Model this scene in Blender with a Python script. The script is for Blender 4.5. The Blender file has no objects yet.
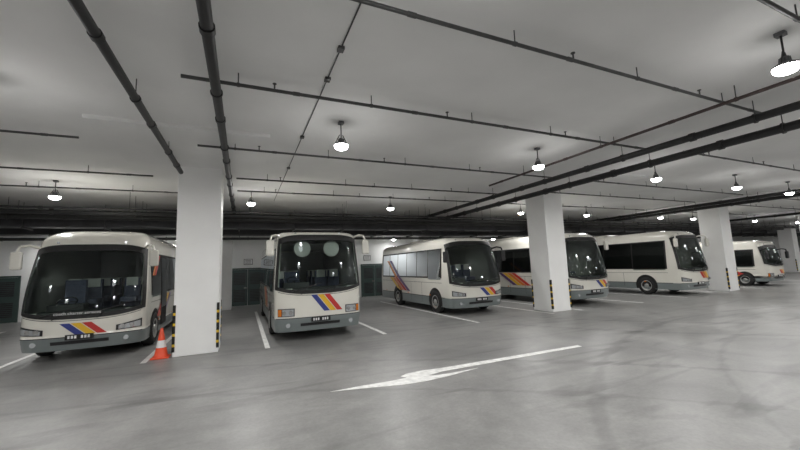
import bpy, math, random
from mathutils import Vector, Matrix
random.seed(4)
scene=bpy.context.scene
COL=scene.collection
# ------------------------------------------------------------ materials
def mat(name,col,rough=.5,metal=0.0,coat=0.0,noise=0.0,nscale=6.0,emit=None,estr=0,spec=.5):
    m=bpy.data.materials.new(name); m.use_nodes=True
    nt=m.node_tree; b=nt.nodes['Principled BSDF']
    b.inputs['Base Color'].default_value=(*col,1); b.inputs['Roughness'].default_value=rough
    b.inputs['Metallic'].default_value=metal
    b.inputs['Coat Weight'].default_value=coat
    b.inputs['Specular IOR Level'].default_value=spec
    if emit:
        b.inputs['Emission Color'].default_value=(*emit,1); b.inputs['Emission Strength'].default_value=estr
    if noise>0:
        tc=nt.nodes.new('ShaderNodeTexCoord'); n=nt.nodes.new('ShaderNodeTexNoise')
        n.inputs['Scale'].default_value=nscale; n.inputs['Detail'].default_value=6
        r=nt.nodes.new('ShaderNodeValToRGB')
        r.color_ramp.elements[0].position=.3; r.color_ramp.elements[1].position=.7
        r.color_ramp.elements[0].color=(*[c*(1-noise) for c in col],1)
        r.color_ramp.elements[1].color=(*[min(1,c*(1+noise*.5)) for c in col],1)
        nt.links.new(tc.outputs['Object'],n.inputs['Vector'])
        nt.links.new(n.outputs['Fac'],r.inputs['Fac']); nt.links.new(r.outputs['Color'],b.inputs['Base Color'])
    return m
def glassmat(name,tint,ior=1.5):
    m=bpy.data.materials.new(name); m.use_nodes=True; nt=m.node_tree
    nt.nodes.clear(); o=nt.nodes.new('ShaderNodeOutputMaterial')
    t=nt.nodes.new('ShaderNodeBsdfTransparent'); t.inputs[0].default_value=(*tint,1)
    g=nt.nodes.new('ShaderNodeBsdfGlossy'); g.inputs['Roughness'].default_value=.03
    g.inputs['Color'].default_value=(.9,.95,1,1)
    f=nt.nodes.new('ShaderNodeFresnel'); f.inputs[0].default_value=ior
    mx=nt.nodes.new('ShaderNodeMixShader')
    nt.links.new(f.outputs[0],mx.inputs[0]); nt.links.new(t.outputs[0],mx.inputs[1]); nt.links.new(g.outputs[0],mx.inputs[2])
    nt.links.new(mx.outputs[0],o.inputs[0])
    return m
def floor_mat():
    m=bpy.data.materials.new('polished_concrete'); m.use_nodes=True; nt=m.node_tree
    b=nt.nodes['Principled BSDF']; L=nt.links.new; N=nt.nodes.new
    tc=N('ShaderNodeTexCoord')
    def noise(sc,det,ro,dist,src=None):
        n=N('ShaderNodeTexNoise'); n.inputs['Scale'].default_value=sc; n.inputs['Detail'].default_value=det; n.inputs['Roughness'].default_value=ro; n.inputs['Distortion'].default_value=dist
        L(src or tc.outputs['Object'],n.inputs['Vector']); return n
    def ramp(src,p0,c0,p1,c1):
        r=N('ShaderNodeValToRGB'); e=r.color_ramp.elements; e[0].position=p0; e[0].color=(*c0,1); e[1].position=p1; e[1].color=(*c1,1); L(src,r.inputs[0]); return r.outputs[0]
    def mul(a,b_):
        x=N('ShaderNodeMixRGB'); x.blend_type='MULTIPLY'; x.inputs[0].default_value=1; L(a,x.inputs[1]); L(b_,x.inputs[2]); return x.outputs[0]
    n1=noise(.5,10,.62,.8); n2=noise(3.5,12,.7,0)
    mp=N('ShaderNodeMapping'); mp.inputs['Scale'].default_value=(.25,1.3,1); L(tc.outputs['Object'],mp.inputs[0])
    n3=noise(1.1,5,.5,1.8,mp.outputs[0]); n4=noise(22,4,.6,0)
    c=ramp(n1.outputs['Fac'],.34,(.215,.215,.21),.66,(.32,.317,.31))
    c=mul(c,ramp(n2.outputs['Fac'],.3,(.78,.78,.78),.65,(1.05,1.05,1.05)))
    c=mul(c,ramp(n3.outputs['Fac'],.34,(.80,.80,.80),.46,(1,1,1)))
    c=mul(c,ramp(n4.outputs['Fac'],.35,(.9,.9,.9),.6,(1,1,1)))
    for (cx,cy,r0,r1,w) in ((14,-8,13.2,15.0,.14),(-6,-9,16.8,18.6,.13),(24,18,16.5,18.3,.14)):
        vm=N('ShaderNodeVectorMath'); vm.operation='DISTANCE'; vm.inputs[1].default_value=(cx,cy,0); L(tc.outputs['Object'],vm.inputs[0])
        for r in (r0,r1):
            s=N('ShaderNodeMath'); s.operation='SUBTRACT'; s.inputs[1].default_value=r; L(vm.outputs['Value'],s.inputs[0])
            a=N('ShaderNodeMath'); a.operation='ABSOLUTE'; L(s.outputs[0],a.inputs[0])
            k=N('ShaderNodeMath'); k.operation='MULTIPLY_ADD'; k.inputs[1].default_value=1.0; L(a.outputs[0],k.inputs[0])
            q=N('ShaderNodeMath'); q.operation='MULTIPLY'; q.inputs[1].default_value=.5; L(n3.outputs['Fac'],q.inputs[0]); q2=N('ShaderNodeMath'); q2.operation='SUBTRACT'; q2.inputs[1].default_value=.22; L(q.outputs[0],q2.inputs[0])
            L(q2.outputs[0],k.inputs[2])
            c=mul(c,ramp(k.outputs[0],w*.4,(.80,.80,.80),w,(1,1,1)))
    L(c,b.inputs['Base Color'])
    rr=N('ShaderNodeMapRange'); rr.inputs['To Min'].default_value=.24; rr.inputs['To Max'].default_value=.55
    L(n2.outputs['Fac'],rr.inputs['Value']); L(rr.outputs[0],b.inputs['Roughness'])
    bp=N('ShaderNodeBump'); bp.inputs['Strength'].default_value=.08; bp.inputs['Distance'].default_value=.02
    L(n2.outputs['Fac'],bp.inputs['Height']); L(bp.outputs[0],b.inputs['Normal'])
    return m
M={}
M['floor']=floor_mat()
M['ceil']=mat('ceiling_concrete_paint',(.82,.82,.81),.85,noise=.09,nscale=.5)
M['wall']=mat('wall_paint',(.84,.85,.84),.8,noise=.06,nscale=.8)
M['colm']=mat('column_white_paint',(.92,.92,.91),.6,noise=.04,nscale=1.5)
M['bpipe']=mat('black_iron_pipe',(.014,.014,.015),.45,noise=.3)
M['gpipe']=mat('grey_steel_pipe',(.08,.08,.08),.45,.3,noise=.2)
M['rpipe']=mat('red_oxide_pipe',(.055,.035,.033),.5,noise=.2)
M['duct']=mat('dark_duct',(.05,.05,.055),.5,.3,noise=.3,nscale=2)
M['line']=mat('road_marking_paint',(.80,.80,.78),.6,noise=.22,nscale=9)
M['lens']=mat('lamp_lens',(1,1,1),.4,emit=(1,.99,.97),estr=30)
try: M['lens'].cycles.emission_sampling='NONE'
except Exception as ex: print(ex)
M['housing']=mat('lamp_housing_aluminium',(.16,.16,.17),.4,.4)
M['white']=mat('bus_cream_paint',(.80,.78,.71),.2,coat=.8,noise=.03,nscale=2)
M['skirt']=mat('bus_grey_skirt',(.20,.23,.23),.3,coat=.5)
M['rubber']=mat('black_rubber',(.012,.012,.012),.55,noise=.2)
M['black']=mat('black_plastic',(.02,.02,.022),.35)
M['tire']=mat('tire_rubber',(.02,.02,.02),.8,noise=.3,nscale=20)
M['rim']=mat('wheel_rim',(.42,.42,.41),.35,.6)
M['lamp']=mat('headlight_glass',(.6,.63,.65),.08,.5,coat=1)
M['amber']=mat('amber_lens',(.7,.2,.02),.2)
M['redl']=mat('red_lens',(.5,.02,.02),.2)
M['plate']=mat('number_plate_black',(.015,.015,.015),.4)
M['pw']=mat('plate_lettering',(.75,.75,.75),.5)
M['blue']=mat('stripe_blue',(.035,.05,.24),.3,coat=.4)
M['yellow']=mat('stripe_yellow',(.80,.48,.03),.3,coat=.4)
M['red']=mat('stripe_red',(.55,.035,.03),.3,coat=.4)
M['orange']=mat('stripe_orange',(.72,.22,.05),.3,coat=.4)
M['purple']=mat('stripe_purple',(.13,.06,.20),.3,coat=.4)
M['wglass']=glassmat('windscreen_glass',(.70,.78,.75))
M['sglass']=glassmat('side_window_glass',(.40,.43,.42),1.2)
M['dash']=mat('dashboard_plastic',(.09,.09,.09),.6)
M['seat']=mat('seat_fabric',(.12,.13,.20),.9,noise=.3,nscale=30)
M['cover']=mat('headrest_cover',(.85,.84,.80),.8)
M['curtain']=mat('curtain_fabric',(.30,.23,.15),.9,noise=.25,nscale=12)
M['inside']=mat('interior_lining',(.45,.45,.43),.8)
M['cone']=mat('cone_orange',(.85,.09,.03),.4)
M['refl']=mat('reflective_white',(.85,.85,.85),.4)
M['door']=mat('louvre_door_paint',(.05,.08,.074),.45)
M['chrome']=mat('chrome_trim',(.6,.6,.6),.15,1)
M['gy']=mat('guard_yellow',(.85,.55,.03),.5)
# ------------------------------------------------------------ mesh builder
class MB:
    def __init__(s): s.v=[];s.f=[];s.m=[];s.sm=[];s.mats=[]
    def mi(s,k):
        if k not in s.mats: s.mats.append(k)
        return s.mats.index(k)
    def add(s,vs,fs,k,smooth=False):
        o=len(s.v); s.v+= [tuple(v) for v in vs]; i=s.mi(k)
        for f in fs: s.f.append([o+a for a in f]); s.m.append(i); s.sm.append(smooth)
    def box(s,x0,x1,y0,y1,z0,z1,k):
        vs=[(x,y,z) for z in (z0,z1) for y in (y0,y1) for x in (x0,x1)]
        s.add(vs,[(0,2,3,1),(4,5,7,6),(0,1,5,4),(2,6,7,3),(0,4,6,2),(1,3,7,5)],k)
    def cyl(s,p1,p2,r,k,n=12,r2=None,caps=True):
        p1=Vector(p1);p2=Vector(p2);d=(p2-p1).normalized()
        a=d.orthogonal().normalized();b=d.cross(a); r2=r if r2 is None else r2
        vs=[];
        for p,q in((p1,r),(p2,r2)):
            for i in range(n):
                t=2*math.pi*i/n; vs.append(p+(a*math.cos(t)+b*math.sin(t))*q)
        s.add(vs,[(i,(i+1)%n,n+(i+1)%n,n+i) for i in range(n)],k,True)
        if caps:
            s.add(vs[:n],[tuple(reversed(range(n)))],k); s.add(vs[n:],[tuple(range(n))],k)
    def revolve(s,c,axis,prof,k,n=28):
        c=Vector(c);d=Vector(axis).normalized();a=d.orthogonal().normalized();b=d.cross(a);vs=[]
        for (h,r) in prof:
            for i in range(n):
                t=2*math.pi*i/n; vs.append(c+d*h+(a*math.cos(t)+b*math.sin(t))*r)
        fs=[]
        for j in range(len(prof)-1):
            for i in range(n):
                fs.append((j*n+i,j*n+(i+1)%n,(j+1)*n+(i+1)%n,(j+1)*n+i))
        s.add(vs,fs,k,True)
    def patch(s,fn,a0,a1,na,zl,zh,nz,k,smooth=True):
        zl_=zl if callable(zl) else (lambda a:zl); zh_=zh if callable(zh) else (lambda a:zh)
        vs=[]
        for i in range(na+1):
            a=a0+(a1-a0)*i/na
            for j in range(nz+1):
                z=zl_(a)+(zh_(a)-zl_(a))*j/nz; vs.append(fn(a,z))
        fs=[(i*(nz+1)+j,(i+1)*(nz+1)+j,(i+1)*(nz+1)+j+1,i*(nz+1)+j+1) for i in range(na) for j in range(nz)]
        s.add(vs,fs,k,smooth)
    def build(s,name,parent=None,bevel=0):
        me=bpy.data.meshes.new(name); me.from_pydata(s.v,[],s.f)
        for k in s.mats: me.materials.append(M[k])
        me.polygons.foreach_set('material_index',s.m); me.polygons.foreach_set('use_smooth',s.sm); me.update()
        ob=bpy.data.objects.new(name,me); COL.objects.link(ob)
        if parent: ob.parent=parent
        if bevel:
            b=ob.modifiers.new('bevel','BEVEL'); b.width=bevel; b.segments=3; b.limit_method='ANGLE'
        return ob
def empty(name,loc=(0,0,0)):
    e=bpy.data.objects.new(name,None); e.location=loc; COL.objects.link(e); e.empty_display_size=.3; return e
def solo(name,fn,parent=None,bevel=0):
    m=MB(); fn(m); return m.build(name,parent,bevel)
# ------------------------------------------------------------ room
X0,X1,Y0,Y1,CH=-24,92,-14,23.5,4.85
solo('floor',lambda m:m.box(X0-.2,X1+.2,Y0-.2,Y1+.2,-.2,0,'floor'))
def ceilf(m):
    m.box(X0-.2,X1+.2,Y0-.2,Y1+.2,CH,CH+.2,'ceil')
    for k in range(-1,8):
        xc=-1.05+12.5*k
        m.box(xc-1.55,xc+1.55,7.6,14.2,CH-.07,CH+.05,'ceil')
        m.box(xc-1.55,xc+1.55,19.4,Y1,CH-.07,CH+.05,'ceil')
solo('ceiling',ceilf)
solo('wall_back',lambda m:m.box(X0-.2,X1+.2,Y1,Y1+.2,0,CH,'wall'))
solo('wall_front',lambda m:m.box(X0-.2,X1+.2,Y0-.2,Y0,0,CH,'wall'))
solo('wall_left',lambda m:m.box(X0-.2,X0,Y0,Y1,0,CH,'wall'))
solo('wall_right',lambda m:m.box(X1,X1+.2,Y0,Y1,0,CH,'wall'))
def column(xc,yc,guards=True):
    e=empty('concrete_column',(xc,yc,0))
    solo('shaft',lambda m:m.box(-.5,.5,-.5,.5,0,CH,'colm'),e,.02)
    if guards:
        def g(m):
            for sx in(-1,1):
                for sy in (-1,1):
                    n=18
                    for i in range(n):
                        z0=.12+i*.0625; k='gy' if i%4==2 else 'rubber'
                        xa,xb=sorted((sx*.512,sx*.45)); ya,yb=sorted((sy*.512,sy*.501))
                        m.box(xa,xb,ya,yb,z0,z0+.0625,k)
                        xa,xb=sorted((sx*.512,sx*.501)); ya,yb=sorted((sy*.512,sy*.45))
                        m.box(xa,xb,ya,yb,z0,z0+.0625,k)
        solo('corner_guards',g,e)
XC=[-13.6,-1.05,11.5,24.3,36.9,49.4,61.5,74]
for x in XC: column(x,10.9)
for x in XC: column(x,22.0,False)
column(48.8,16.2); column(66.8,22.0,False)
def ldoor(x0,x1,n):
    e=empty('door_%d'%n,(0,0,0))
    def f(m):
        y=Y1-.001
        m.box(x0-.08,x0,y-.06,y,0,2.15,'door'); m.box(x1,x1+.08,y-.06,y,0,2.15,'door'); m.box(x0-.08,x1+.08,y-.06,y,2.15,2.23,'door')
        xm=(x0+x1)/2
        for a,b in((x0,xm-.01),(xm+.01,x1)):
            m.box(a,b,y-.04,y,.01,2.14,'door')
            for i in range(8): m.box(a+.12,b-.12,y-.055,y-.04,.25+i*.09,.31+i*.09,'duct')
            for i in range(8): m.box(a+.12,b-.12,y-.055,y-.04,1.25+i*.09,1.31+i*.09,'duct')
        m.cyl((xm-.08,y-.04,1.05),(xm-.08,y-.1,1.05),.02,'chrome'); m.box(xm-.2,xm-.06,y-.11,y-.09,1.03,1.07,'chrome')
    solo('door_leaf',f,e)
for i,(a,b) in enumerate([(-12.3,-10.0),(-.6,1.15),(7.5,9.3),(-6.5,-4.8),(16,17.8),(28.5,30.2),(44,46)]): ldoor(a,b,i+1)
def sign(x,z,w=.5,h=.35):
    def f(m):
        m.box(x-w/2,x+w/2,Y1-.03,Y1,z-h/2,z+h/2,'black'); m.box(x-w/2+.03,x+w/2-.03,Y1-.035,Y1-.03,z-h/2+.03,z+h/2-.03,'refl')
        for i in range(3): m.box(x-w/2+.08,x+w/2-.08,Y1-.038,Y1-.035,z-h/2+.08+i*.08,z-h/2+.11+i*.08,'dash')
    solo('wall_sign',f)
sign(7.9,2.65); sign(.3,2.6); sign(-11,2.6)
# ------------------------------------------------------------ road markings
def pline(x,y0,y1): solo('parking_line',lambda m:m.box(x-.06,x+.06,y0,y1,0,.004,'line'))
for x in (-8.6,-5.15,.62,3.92,7.32,10.75,12.3,16.1,19.4,23.1,26.6,31.2,34.8): pline(x,10.15,19.5)
pline(-2.08,10.15,19.5)
def arrow(m):
    P=[(1.33,6.03),(1.95,5.88),(2.5,5.73),(2.9,5.70),(3.4,5.74),(4.15,5.88),(3.55,5.87),(3.2,5.90),(3.12,5.96),(3.45,6.04),(7.17,6.03),(7.2,6.17),(3.5,6.24),(3.15,6.29),(2.82,6.26),(2.66,6.17),(2.72,6.04),(2.45,6.02),(1.9,6.04)]
    n=len(P); vs=[(x,y,.004) for x,y in P]+[(x,y,0) for x,y in P]
    m.add(vs,[tuple(range(n))],'line'); m.add(vs,[(i,n+i,n+(i+1)%n,(i+1)%n) for i in range(n)],'line')
solo('road_arrow',arrow)
# ------------------------------------------------------------ ceiling services (z absolute)
C=2.0
def pipe(p1,p2,r,k,name='ceiling_pipe',hang=2.6,flange=True,drops=0):
    p1=Vector(p1);p2=Vector(p2)
    def f(m):
        m.cyl(p1,p2,r,k,14)
        L=(p2-p1).length; d=(p2-p1)/L
        n=max(1,int(L/hang))
        for i in range(n+1):
            q=p1+d*(L*(i+.35)/(n+1))
            m.cyl(q,(q.x,q.y,CH),.008,'gpipe',6)
            m.cyl(q-d*.02,q+d*.02,r*1.25,k,14)
            if flange:
                w=p1+d*(L*(i+.75)/(n+1)); m.cyl(w-d*.05,w+d*.05,r*1.22,k,14)
        if drops:
            for i in range(int(L/drops)):
                w=p1+d*(drops*(i+.4)); m.cyl(w,(w.x,w.y,w.z+.1),.012,'gpipe',6); m.cyl((w.x,w.y,w.z+.1),(w.x,w.y,w.z+.11),.03,'gpipe',8)
    solo(name,f)
pipe((-1.45,-10,4.55),(-1.45,10.1,4.55),.055,'bpipe','drain_pipe')
pipe((-.37,-10,4.53),(-.37,19,4.53),.065,'bpipe','drain_pipe')
pipe((8.75,-8,4.5),(8.75,20,4.5),.075,'bpipe','drain_pipe')
pipe((9.85,-8,4.45),(9.85,20,4.45),.09,'bpipe','drain_pipe')
pipe((7.63,-8,4.6),(7.63,9.5,4.6),.03,'rpipe','sprinkler_main_pipe')
pipe((21.3,-8,4.5),(21.3,20,4.5),.08,'bpipe','drain_pipe')
pipe((22.3,-8,4.45),(22.3,20,4.45),.08,'bpipe','drain_pipe')
pipe((34,-8,4.5),(34,20,4.5),.08,'bpipe','drain_pipe')
pipe((-9.5,13,4.42),(-9.5,21,4.42),.09,'bpipe','drain_pipe')
pipe((-8.9,14,4.44),(-8.9,21,4.44),.08,'bpipe','drain_pipe')
for (x0,x1,y,r) in [(-.15,9.3,3.11,.024),(3,9.3,1.56,.024),(-.8,9.3,5.29,.026),(-.9,9.3,8.22,.024),(-.2,9.3,10.9,.024),(-.2,9.3,12.6,.024),
      (-12.9,-2.9,8.4,.022),(-12.9,-2.25,11.2,.022),(-12.9,-1.75,13.35,.022),(-9,-2.95,5.35,.022)]:
    pipe((x0,y,4.67),(x1,y,4.67),r,'gpipe','sprinkler_pipe',2.4,True,3.0)
for y in (1.5,5.1,8.2,10.1,12.6):
    pipe((10.4,y,4.67),(21.0,y,4.67),.024,'gpipe','sprinkler_pipe',2.8,True,3.0)
    pipe((23,y,4.67),(33.6,y,4.67),.024,'gpipe','sprinkler_pipe',2.8,True,3.0)
def cond(m):
    m.cyl((1.13,-4,CH-.012),(1.13,15,CH-.012),.010,'gpipe',8)
    for y in (2.0,4.2,5.0,7.5,10): m.box(1.09,1.17,y-.05,y+.05,CH-.04,CH-.001,'gpipe')
solo('cable_conduit',cond)
def rowpipe(y,z,r,k,x0=-20,x1=48.1,n='service_pipe'): pipe((x0,y,z),(x1,y,z),r,k,n,4.0)
for (y,z,r,k) in [(14.5,4.25,.04,'bpipe'),(15.2,4.22,.08,'bpipe'),(16.2,4.2,.10,'bpipe'),(16.8,4.25,.05,'gpipe'),(18.4,4.15,.08,'bpipe'),(20.95,3.8,.07,'gpipe')]:
    rowpipe(y,z,r,k)
def trunk(name,x0,x1,y0,y1,z0,z1,k):
    def f(m):
        m.box(x0,x1,y0,y1,z0,z1,k)
        x=x0+.6
        while x<x1:
            m.box(x,x+.04,y0-.03,y1+.03,z0-.03,z1+.03,k)
            for yy in (y0-.05,y1+.05): m.cyl((x+.02,yy,z0-.05),(x+.02,yy,CH),.008,'gpipe',6)
            m.box(x,x+.04,y0-.07,y1+.07,z0-.07,z0-.03,'gpipe')
            x+=2.4
    solo(name,f)
trunk('ventilation_duct',-20,78,17.3,17.9,3.95,4.3,'duct')
trunk('ventilation_duct',-20,78,19.3,20.1,3.85,4.3,'duct')
trunk('cable_tray',-20,78,20.5,20.75,4.1,4.2,'duct')
# ------------------------------------------------------------ pendant lights
def plight(x,y,z=4.38,power=50):
    e=empty('pendant_light',(x,y,0))
    def f(m):
        m.cyl((0,0,z+.1),(0,0,CH),.012,'black',8); m.box(-.05,.05,-.05,.05,CH-.05,CH,'housing')
        m.revolve((0,0,z),(0,0,1),[(.13,.001),(.13,.04),(.06,.05),(.04,.09),(.012,.135),(-.006,.14),(-.012,.136)],'housing',20)
        for i in range(12):
            t=i*math.pi/6; c,s_=math.cos(t),math.sin(t)
            m.cyl((.06*c,.06*s_,z+.04),(.05*c,.05*s_,z+.12),.007,'housing',4)
        m.cyl((-.12,0,z+.02),(-.03,0,z+.2),.008,'black',6); m.cyl((.12,0,z+.02),(.03,0,z+.2),.008,'black',6)
    solo('housing',f,e)
    solo('lens',lambda m:m.revolve((0,0,z-.01),(0,0,-1),[(0,.134),(.04,.128),(.07,.10),(.09,.05),(.093,.001)],'lens',20),e)
    l=bpy.data.lights.new('lamp','AREA'); l.shape='DISK'; l.size=.2; l.energy=power; l.color=(1,.99,.97)
    o=bpy.data.objects.new('lamp',l); COL.objects.link(o); o.parent=e; o.location=(0,0,z-.11)
    l=bpy.data.lights.new('lamp_diffuse','POINT'); l.shadow_soft_size=.2; l.energy=power*.13; l.color=(1,.99,.97)
    o=bpy.data.objects.new('lamp_diffuse',l); COL.objects.link(o); o.parent=e; o.location=(0,0,z-.34)
for y,xs in [(6.5,[-8.3,-3.3,1.72,6.8,11.6,16.3,20.4,26.5,31.5,37,43,50,58,66,75]),(1.88,[-8,-3.2,1.6,6.4,11.4,16.5,23.5,28,36,46,58,72]),(-4,[-7,1,6.5,14,23.5,32]),
             (13.2,[-10.3,-5.0,.24,5.5,12.4,17,23.5,27,35,42,52,64,76])]:
    for x in xs: plight(x,y,4.38, 76)
for x in [-8.5,-3.2,4.5,9.5,18,27,36,50]: plight(x,22.4,3.85,30)
# ------------------------------------------------------------ coach builder
def sst(t): t=max(0,min(1,t)); return t*t*(3-2*t)
def coach(name,xc,yf,L,H,W=1.25,zlo=1.15,zhi=2.75,rake=.45,D=.5,n=3.0,skirt=.68,wf=1.3,wr=5.3,wz0=1.5,wz1=2.6,split=False,dome=.3,
          front_st=None,side_st=None,hl='slant',mirror=True,pane=1.35,curt=False,arm='ear',door_after=False,wr_r=.46,text=None,head=.14):
    e=empty(name,(xc,yf,0)); Dr=.25; nr=5.0
    def wid(z):
        w=W-.09*sst((z-1.3)/(H-1.3)) - (.04*(1-z/.5) if z<.5 else 0)
        t=(z-(H-dome))/dome
        if t>0: w-=dome*1.1*(1-math.sqrt(max(0,1-t*t)))
        return w
    def fo(z):
        f=rake*max(0,(z-zlo+.1)/(H-zlo+.1))**1.6 + (.10*(1-(z-.25)/.35) if z<.6 else 0)
        t=(z-(H-dome))/dome
        if t>0: f+=dome*2.0*(1-math.sqrt(max(0,1-t*t)))
        return f
    def re(z):
        f=.12*sst((z-1.4)/(H-1.4)); t=(z-(H-dome))/dome
        if t>0: f+=dome*(1-math.sqrt(max(0,1-t*t)))
        return f
    def front(xf,z,off=0):
        a=min(.9999,abs(xf)); w=wid(z); g=(1-a**n)**(1/n); y=fo(z)+D*(1-g)
        nx=a**(n-1)/w; ny=g**(n-1)/D; l=math.hypot(nx,ny)
        return (math.copysign(a*w+off*nx/l,xf), y-off*ny/l, z)
    F=lambda off:(lambda a,z:front(a,z,off))
    S=lambda sg,off:(lambda y,z:(sg*(wid(z)+off),y,z))
    wl=lambda a:zlo+.16*abs(a)**3
    wh=lambda a:zhi-.14*abs(a)**5
    zs=[.28,.34,.42,.5,.6,skirt]; z=skirt
    while z<H-dome-.05: z+=.075; zs.append(z)
    for i in range(1,9): zs.append(max(zs[-1]+.004,H-dome+dome*math.sin(i/8*math.pi/2)))
    zs[-1]=H if zs[-1]<=H+.01 else zs[-1]
    NF=40; NS=12; NR=12; rings=[]
    for z in zs:
        w=wid(z);f=fo(z);r=re(z);R=[]
        zz=min(z,H)
        for i in range(NF+1):
            ph=-math.pi/2+math.pi*i/NF; sx=math.copysign(abs(math.sin(ph))**(2/n),math.sin(ph)); cy=abs(math.cos(ph))**(2/n)
            R.append((sx*w,f+D*(1-cy),zz))
        for i in range(1,NS): R.append((w,f+D+(L-r-Dr-f-D)*i/NS,zz))
        for i in range(NR+1):
            ph=math.pi/2-math.pi*i/NR; sx=math.copysign(abs(math.sin(ph))**(2/nr),math.sin(ph)); cy=abs(math.cos(ph))**(2/nr)
            R.append((sx*w,L-r-Dr*(1-cy),zz))
        for i in range(1,NS): R.append((-w,L-r-Dr-(L-r-Dr-f-D)*i/NS,zz))
        rings.append(R)
    K=len(rings[0]); m=MB()
    vs=[p for R in rings for p in R]; fw=[];fg=[]
    for j in range(len(rings)-1):
        for i in range(K):
            q=(j*K+i,j*K+(i+1)%K,(j+1)*K+(i+1)%K,(j+1)*K+i)
            zc=(zs[j]+zs[j+1])/2
            if i<NF:
                xfm=max(abs(rings[j][i][0]),abs(rings[j][i+1][0]))/wid(zs[j])
                if xfm<.93 and zs[j]>wl(xfm)+.02 and zs[j+1]<wh(xfm)-.02: continue
            (fg if zc<skirt else fw).append(q)
    m.add(vs,fw,'white',True); m.add(vs,fg,'skirt',True)
    m.add(rings[-1],[tuple(range(K))],'white'); m.add(rings[0],[tuple(reversed(range(K)))],'skirt')
    m.build('body',e)
    I=MB(); wi=W-.12
    I.box(-wi,wi,.75,L-.4,.9,.95,'dash')
    I.box(-wi+.05,wi-.05,.42+fo(1.3),1.05,.9,zlo+.12,'dash')
    I.box(-.95,-.2,.75,1.1,zlo+.12,zlo+.28,'dash')
    I.box(-wi,wi,5.0,5.05,.95,H-.4,'inside')
    I.box(-wi+.15,wi-.15,1.2+rake*.5,5,H-.33,H-.3,'inside')
    for yy in (2.3,3.2,4.1):
        for xx in (-.93,-.47,.47,.93):
            xx*=wi/1.13
            I.box(xx-.2,xx+.2,yy,yy+.14,1.0,1.95,'seat'); I.box(xx-.2,xx+.2,yy-.4,yy,1.25,1.4,'seat')
            I.box(xx-.15,xx+.15,yy-.015,yy+.155,1.72,1.98,'cover')
    I.box(-.85,-.4,1.45,1.6,1.1,1.95,'seat'); I.box(-.85,-.4,1.1,1.45,1.1,1.25,'seat')
    I.build('interior',e,.02)
    s=MB(); s.revolve((-.62,.98,zlo+.33),(0,-.6,.8),[(-.015,.2),(0,.185),(.015,.2),(0,.22),(-.015,.2)],'black',24)
    s.cyl((-.62,.98,zlo+.33),(-.62,.85,zlo+.12),.03,'black'); s.box(-.80,-.44,.97,.99,zlo+.32,zlo+.345,'black'); s.build('steering_wheel',e)
    g=MB(); g.patch(F(.012),-.965,.965,44,wl,wh,20,'wglass'); g.build('windscreen',e)
    t=MB(); w_=.07
    t.patch(F(.018),-.98,.98,40,lambda a:wl(a)-.03,lambda a:wl(a)+w_,1,'rubber')
    t.patch(F(.018),-.98,.98,40,lambda a:wh(a)-head,lambda a:wh(a)+.03,2,'rubber')
    t.patch(F(.018),.93,.98,3,lambda a:wl(a),lambda a:wh(a),16,'rubber'); t.patch(F(.018),-.98,-.93,3,lambda a:wl(a),lambda a:wh(a),16,'rubber')
    if split: t.patch(F(.02),-.012,.012,1,lambda a:wl(a),lambda a:wh(a),16,'rubber')
    for (a,b) in ((-.65,.02),(.05,.7)):
        pts=[front(a+(b-a)*i/6,zlo+.05+.22*i/6,.045) for i in range(7)]
        for p,q in zip(pts,pts[1:]): t.cyl(p,q,.012,'black',6)
        t.cyl(front((a+b)/2-.12,zlo-.03,.03),pts[3],.014,'black',6)
    t.build('windscreen_trim',e)
    s=MB(); ys=D+rake*.45+.12; ye=L-.35
    for sg in(-1,1):
        s.patch(S(sg,.006),ys,ye,10,wz0-.06,wz1+.06,8,'rubber')
        y=ys+.08; 
        while y<ye-.3:
            y2=min(y+pane,ye-.06)
            s.patch(S(sg,.016),y,y2-.05,1,wz0-(.12 if y<ys+.1 else 0),wz1,8,'sglass')
            if curt:
                s.patch(S(sg,.010),y,y+.18,1,wz0,wz1,8,'curtain'); s.patch(S(sg,.010),y2-.2,y2-.05,1,wz0,wz1,8,'curtain')
                s.patch(S(sg,.009),y+.18,y2-.2,1,wz1-.15,wz1,3,'curtain')
            y=y2
        y=wf+1.2
        while y<wr-.7:
            s.patch(S(sg,.004),y,y+.015,1,.4,wz0-.25,4,'rubber'); y+=1.1
        s.patch(S(sg,.004),ys,ye,10,wz0-.26,wz0-.245,1,'rubber')
        s.patch(S(sg,.005),D+rake*.3,L-.3,10,skirt-.012,skirt+.012,1,'rubber')
        for yy in (1.0,3.2,6.0): 
            if yy<L-1: s.patch(S(sg,.012),yy+.9,yy+1.0,1,skirt+.04,skirt+.09,1,'amber')
    dy=ys-.05 if not door_after else wf+.75
    s.patch(S(1,.02),dy,dy+.85,2,.45,wz1+.05,10,'rubber'); s.patch(S(1,.026),dy+.07,dy+.78,2,1.0,wz1-.05,8,'sglass')
    s.build('side_glazing',e)
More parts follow.
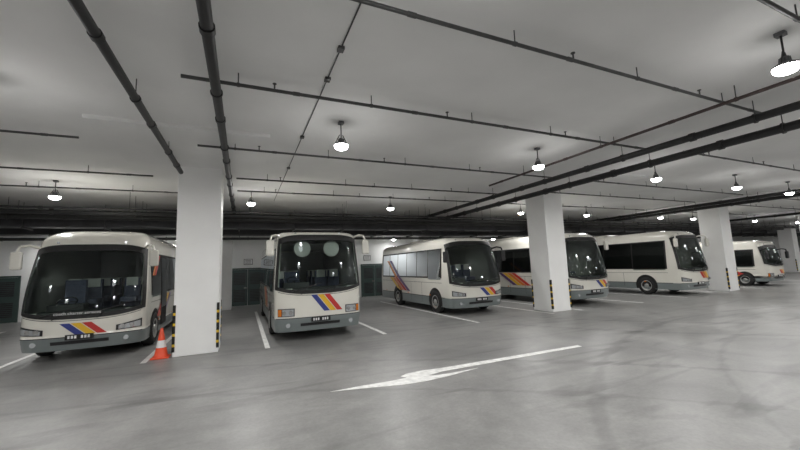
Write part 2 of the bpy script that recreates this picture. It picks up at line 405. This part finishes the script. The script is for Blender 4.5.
    def wheel(y):
        for sg in (-1,1):
            w0=wid(.5)
            k=MB(); nn=20; vs=[(sg*(wid(.55)+.006),y,.46)]
            for i in range(nn+1):
                th=-.35+(math.pi+.7)*i/nn; zz=.02+wr_r+(wr_r+.1)*math.sin(th); vs.append((sg*(wid(max(.28,zz))+.007),y+(wr_r+.1)*math.cos(th),max(.27,zz)))
            k.add(vs,[(0,i,i+1) for i in range(1,nn+1)],'rubber')
            r=wr_r
            k.revolve((sg*(w0+.02),y,r),(sg,0,0),[(-.28,r*.6),(-.28,r-.04),(-.24,r),(-.04,r),(0,r-.04),(0.01,r*.8),(0,r*.6)],'tire',32)
            k.revolve((sg*(w0+.02),y,r),(sg,0,0),[(0,r*.6),(.012,r*.58),(-.02,r*.52),(-.07,r*.4),(-.05,r*.26),(.0,r*.24),(.02,r*.2),(.02,.001)],'rim',28)
            for i in range(8):
                a=i*math.pi/4; c=(sg*(w0-.045),y+r*.33*math.cos(a),r+r*.33*math.sin(a)); k.cyl(c,(c[0]+sg*.035,c[1],c[2]),.016,'chrome',6)
            k.build('wheel',e)
    wheel(wf); wheel(wr)
    d=MB()
    for sg in(-1,1):
        if hl=='slant':
            d.patch(F(.010),sg*.56,sg*.95,10,lambda a:skirt+.03+.06*abs(a),lambda a:skirt+.14+.18*abs(a)**2,4,'black')
            d.patch(F(.018),sg*.60,sg*.93,10,lambda a:skirt+.05+.06*abs(a),lambda a:skirt+.12+.16*abs(a)**2,4,'lamp')
        else:
            d.patch(F(.010),sg*.58,sg*.93,10,skirt+.05,skirt+.27,4,'black')
            d.patch(F(.018),sg*.60,sg*.84,8,skirt+.07,skirt+.25,4,'lamp'); d.patch(F(.018),sg*.855,sg*.92,5,skirt+.07,skirt+.25,4,'amber')
        for xx in (.66,.8):
            p=front(sg*xx,skirt+.16,.02); d.cyl(p,(p[0],p[1]-.015,p[2]),.055,'chrome',16)
        p=front(sg*.72,.46,.0); d.cyl((p[0],p[1]+.03,p[2]),(p[0],p[1]-.02,p[2]),.06,'lamp',16)
    d.patch(F(.008),-.45,.45,12,.42,.50,2,'black'); 
    d.patch(F(.006),-.96,.96,40,skirt-.012,skirt+.006,1,'rubber')
    d.patch(F(.005),-.93,.93,40,lambda a:wl(a)-.075,lambda a:wl(a)-.063,1,'rubber')
    p=front(.0,.58,.03); d.box(-.27,.27,p[1]-.01,p[1]+.03,.53,.65,'plate')
    for i in range(7):
        if i!=3: d.box(-.22+i*.064,-.22+i*.064+.042,p[1]-.014,p[1]-.01,.555,.625,'pw')
    if front_st:
        for (c0,c1,lean,za,zb,k) in front_st:
            d.patch(lambda t,s_,c0=c0,c1=c1,lean=lean,za=za,zb=zb:front(c0+(c1-c0)*t+lean*(1-s_),za+(zb-za)*s_,.009),0,1,6,0,1,4,k)
    if side_st:
        for (y0,y1,lean,za,zb,k) in side_st:
            for sg in(-1,1):
                d.patch(lambda t,s_,y0=y0,y1=y1,lean=lean,za=za,zb=zb,sg=sg:(sg*(wid(za+(zb-za)*s_)+.019),y0+(y1-y0)*t+lean*(1-s_),za+(zb-za)*s_),0,1,6,0,1,6,k)
    for a in (-.6,.6):
        p=front(a,zhi+.08,.0); d.cyl((p[0],p[1]+.03,p[2]),(p[0],p[1]-.02,p[2]),.03,'lamp',10)
    for sg in(-1,1): d.box(sg*W*.76-.1,sg*W*.76+.1,L-.06,L+.012,.8,1.15,'redl')
    d.build('front_details',e)
    if text:
        tc=bpy.data.curves.new('lettering','FONT'); tc.body=text; tc.size=.10; tc.align_x='CENTER'; tc.extrude=.002
        o=bpy.data.objects.new('lettering',tc); COL.objects.link(o); o.parent=e
        p=front(0,zlo+.16,.05); o.location=(-.05,p[1]-.03,zlo+.08); o.rotation_euler=(math.radians(88),0,0); tc.materials.append(M['pw'])
    if mirror:
        for sg in(-1,1):
            a=MB(); zt=zhi-.05 if arm=='ear' else zhi-.3
            p0=Vector(front(sg*.95,zt,0)); pts=[p0,p0+Vector((sg*.12,-.2,.06)),p0+Vector((sg*.24,-.34,.02)),p0+Vector((sg*.28,-.36,-.12))]
            for q,r_ in zip(pts,pts[1:]): a.cyl(q,r_,.03,'black' if arm!='ear' else 'white',10)
            a.build('mirror_arm',e)
            c=pts[-1]; b=MB(); b.box(c.x-.11,c.x+.11,c.y-.06,c.y+.06,c.z-.42,c.z+.02,'white' if arm=='ear' else 'black'); b.build('mirror_housing',e,.045)
            b=MB(); b.box(c.x-.085,c.x+.085,c.y+.055,c.y+.064,c.z-.38,c.z-.02,'chrome'); b.build('mirror_glass',e)
    r=MB(); r.box(-.6,.6,L*.45,L*.45+1.6,H-.02,H+.1,'white'); r.build('roof_air_conditioner',e,.06)
    return e,front
def fst(c,za,zb,lean,w=.16,gap=.02,cols=('blue','yellow','red')):
    return [(c+i*(w+gap),c+i*(w+gap)+w,lean,za,zb,k) for i,k in enumerate(cols)]
def sst_(y,za,zb,lean,w=.28,gap=.05,cols=('red','orange','yellow','purple')):
    return [(y+i*(w+gap),y+i*(w+gap)+w,lean,za,zb,k) for i,k in enumerate(cols)]
coach('coach_bus',-3.62,11.3,9.5,3.3,zlo=1.05,zhi=2.84,rake=.6,D=.52,n=2.9,skirt=.60,wf=1.45,wr=6.8,dome=.38,front_st=fst(-.32,.64,.92,.25,.15),side_st=sst_(2.6,.75,1.4,-1.0)+sst_(1.7,2.0,2.6,-.7,.2,.04,('orange','red')),text='coach charter services',door_after=True)
coach('coach_bus',2.07,10.45,9.8,3.14,zlo=1.34,zhi=3.0,rake=.2,D=.38,n=3.4,skirt=.66,wf=1.9,wr=7,dome=.2,front_st=fst(-.22,.80,1.28,.3,.13),side_st=sst_(4,.75,1.4,-1.0),hl='rect',curt=True)
coach('coach_bus',8.65,11.7,7.9,3.12,zlo=1.12,zhi=2.90,rake=.55,D=.55,n=2.9,skirt=.66,wf=1.5,wr=5.4,dome=.30,front_st=fst(-.05,.72,1.03,.25,.15),side_st=sst_(5.0,.8,1.42,-1.1,.3,.06,('purple','red','orange','yellow'))+sst_(6.2,1.42,2.3,-1.2,.3,.06,('purple','orange')),curt=True,arm='arm',pane=1.1,door_after=True)
coach('coach_bus',14.2,10.95,9.5,3.26,zlo=1.12,zhi=2.98,rake=.5,D=.55,n=2.9,skirt=.66,wf=1.7,wr=6.8,dome=.30,front_st=fst(.05,.74,1.05,.25,.15),side_st=sst_(3.6,.8,1.42,-1.1),door_after=True)
coach('coach_bus',21.2,10.4,9.6,3.32,zlo=1.2,zhi=3.02,rake=.4,D=.48,n=3.0,skirt=.62,wf=1.9,wr=6.8,wz0=1.4,wz1=2.75,dome=.30,pane=1.7,front_st=fst(.0,.82,1.15,.2,.15,.02,('red','orange','yellow')),side_st=sst_(7,.8,1.3,-1.1),curt=False,door_after=False)
coach('minibus',29.3,10.3,6.6,2.75,W=1.08,zlo=1.2,zhi=2.42,rake=.35,D=.38,n=3,skirt=.5,wf=1.2,wr=4.7,wz0=1.25,wz1=2.15,dome=.24,pane=1.0,wr_r=.38,arm='arm',front_st=fst(.0,.7,.95,.2,.15,.02,('red','orange','yellow')),side_st=sst_(1.9,.6,1.1,-.9,.3,.05,('red','orange','yellow')),hl='rect',door_after=True)
glare_discs=MB()  # pale discs added behind the windscreen to imitate round reflections in the glass
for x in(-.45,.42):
    glare_discs.revolve((x,.38,2.62),(0,-1,0),[(0.03,.001),(.028,.12),(.015,.2),(0,.24),(-.02,.245)],'cover',28)
    glare_discs.cyl((x,.40,2.84),(x,.43,2.95),.015,'black')
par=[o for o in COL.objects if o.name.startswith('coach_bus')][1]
glare_discs.build('windscreen_reflection_discs',par)
def cone(x,y):
    e=empty('traffic_cone',(x,y,0))
    solo('base',lambda m:m.box(-.19,.19,-.19,.19,0,.035,'cone'),e,.012)
    def f(m):
        m.revolve((0,0,0),(0,0,1),[(.03,.16),(.05,.145),(.25,.108)],'cone',28)
        m.revolve((0,0,0),(0,0,1),[(.25,.108),(.27,.106),(.42,.078)],'refl',28)
        m.revolve((0,0,0),(0,0,1),[(.42,.078),(.70,.028),(.71,.02),(.70,.012),(.6,.01)],'cone',28)
    solo('cone_body',f,e)
cone(-1.8,10.55)
w=bpy.data.worlds.new('World'); scene.world=w; w.use_nodes=True
w.node_tree.nodes['Background'].inputs[0].default_value=(.5,.52,.55,1); w.node_tree.nodes['Background'].inputs[1].default_value=.05
cam=bpy.data.cameras.new('camera'); co=bpy.data.objects.new('camera',cam); COL.objects.link(co)
cam.sensor_width=36; cam.lens=353/800*36; cam.clip_start=.05; cam.clip_end=300
Xv=Vector((.914,-.0126,-.4054)).normalized(); Yv=Vector((-.4034,-.1208,-.9070)); Yv=(Yv-Xv*Xv.dot(Yv)).normalized(); Zv=Xv.cross(Yv)
R=Matrix((Xv,Yv,Zv)).to_4x4(); co.matrix_world=Matrix.Translation((0,0,C))@R
scene.camera=co
scene.view_settings.view_transform='Standard'
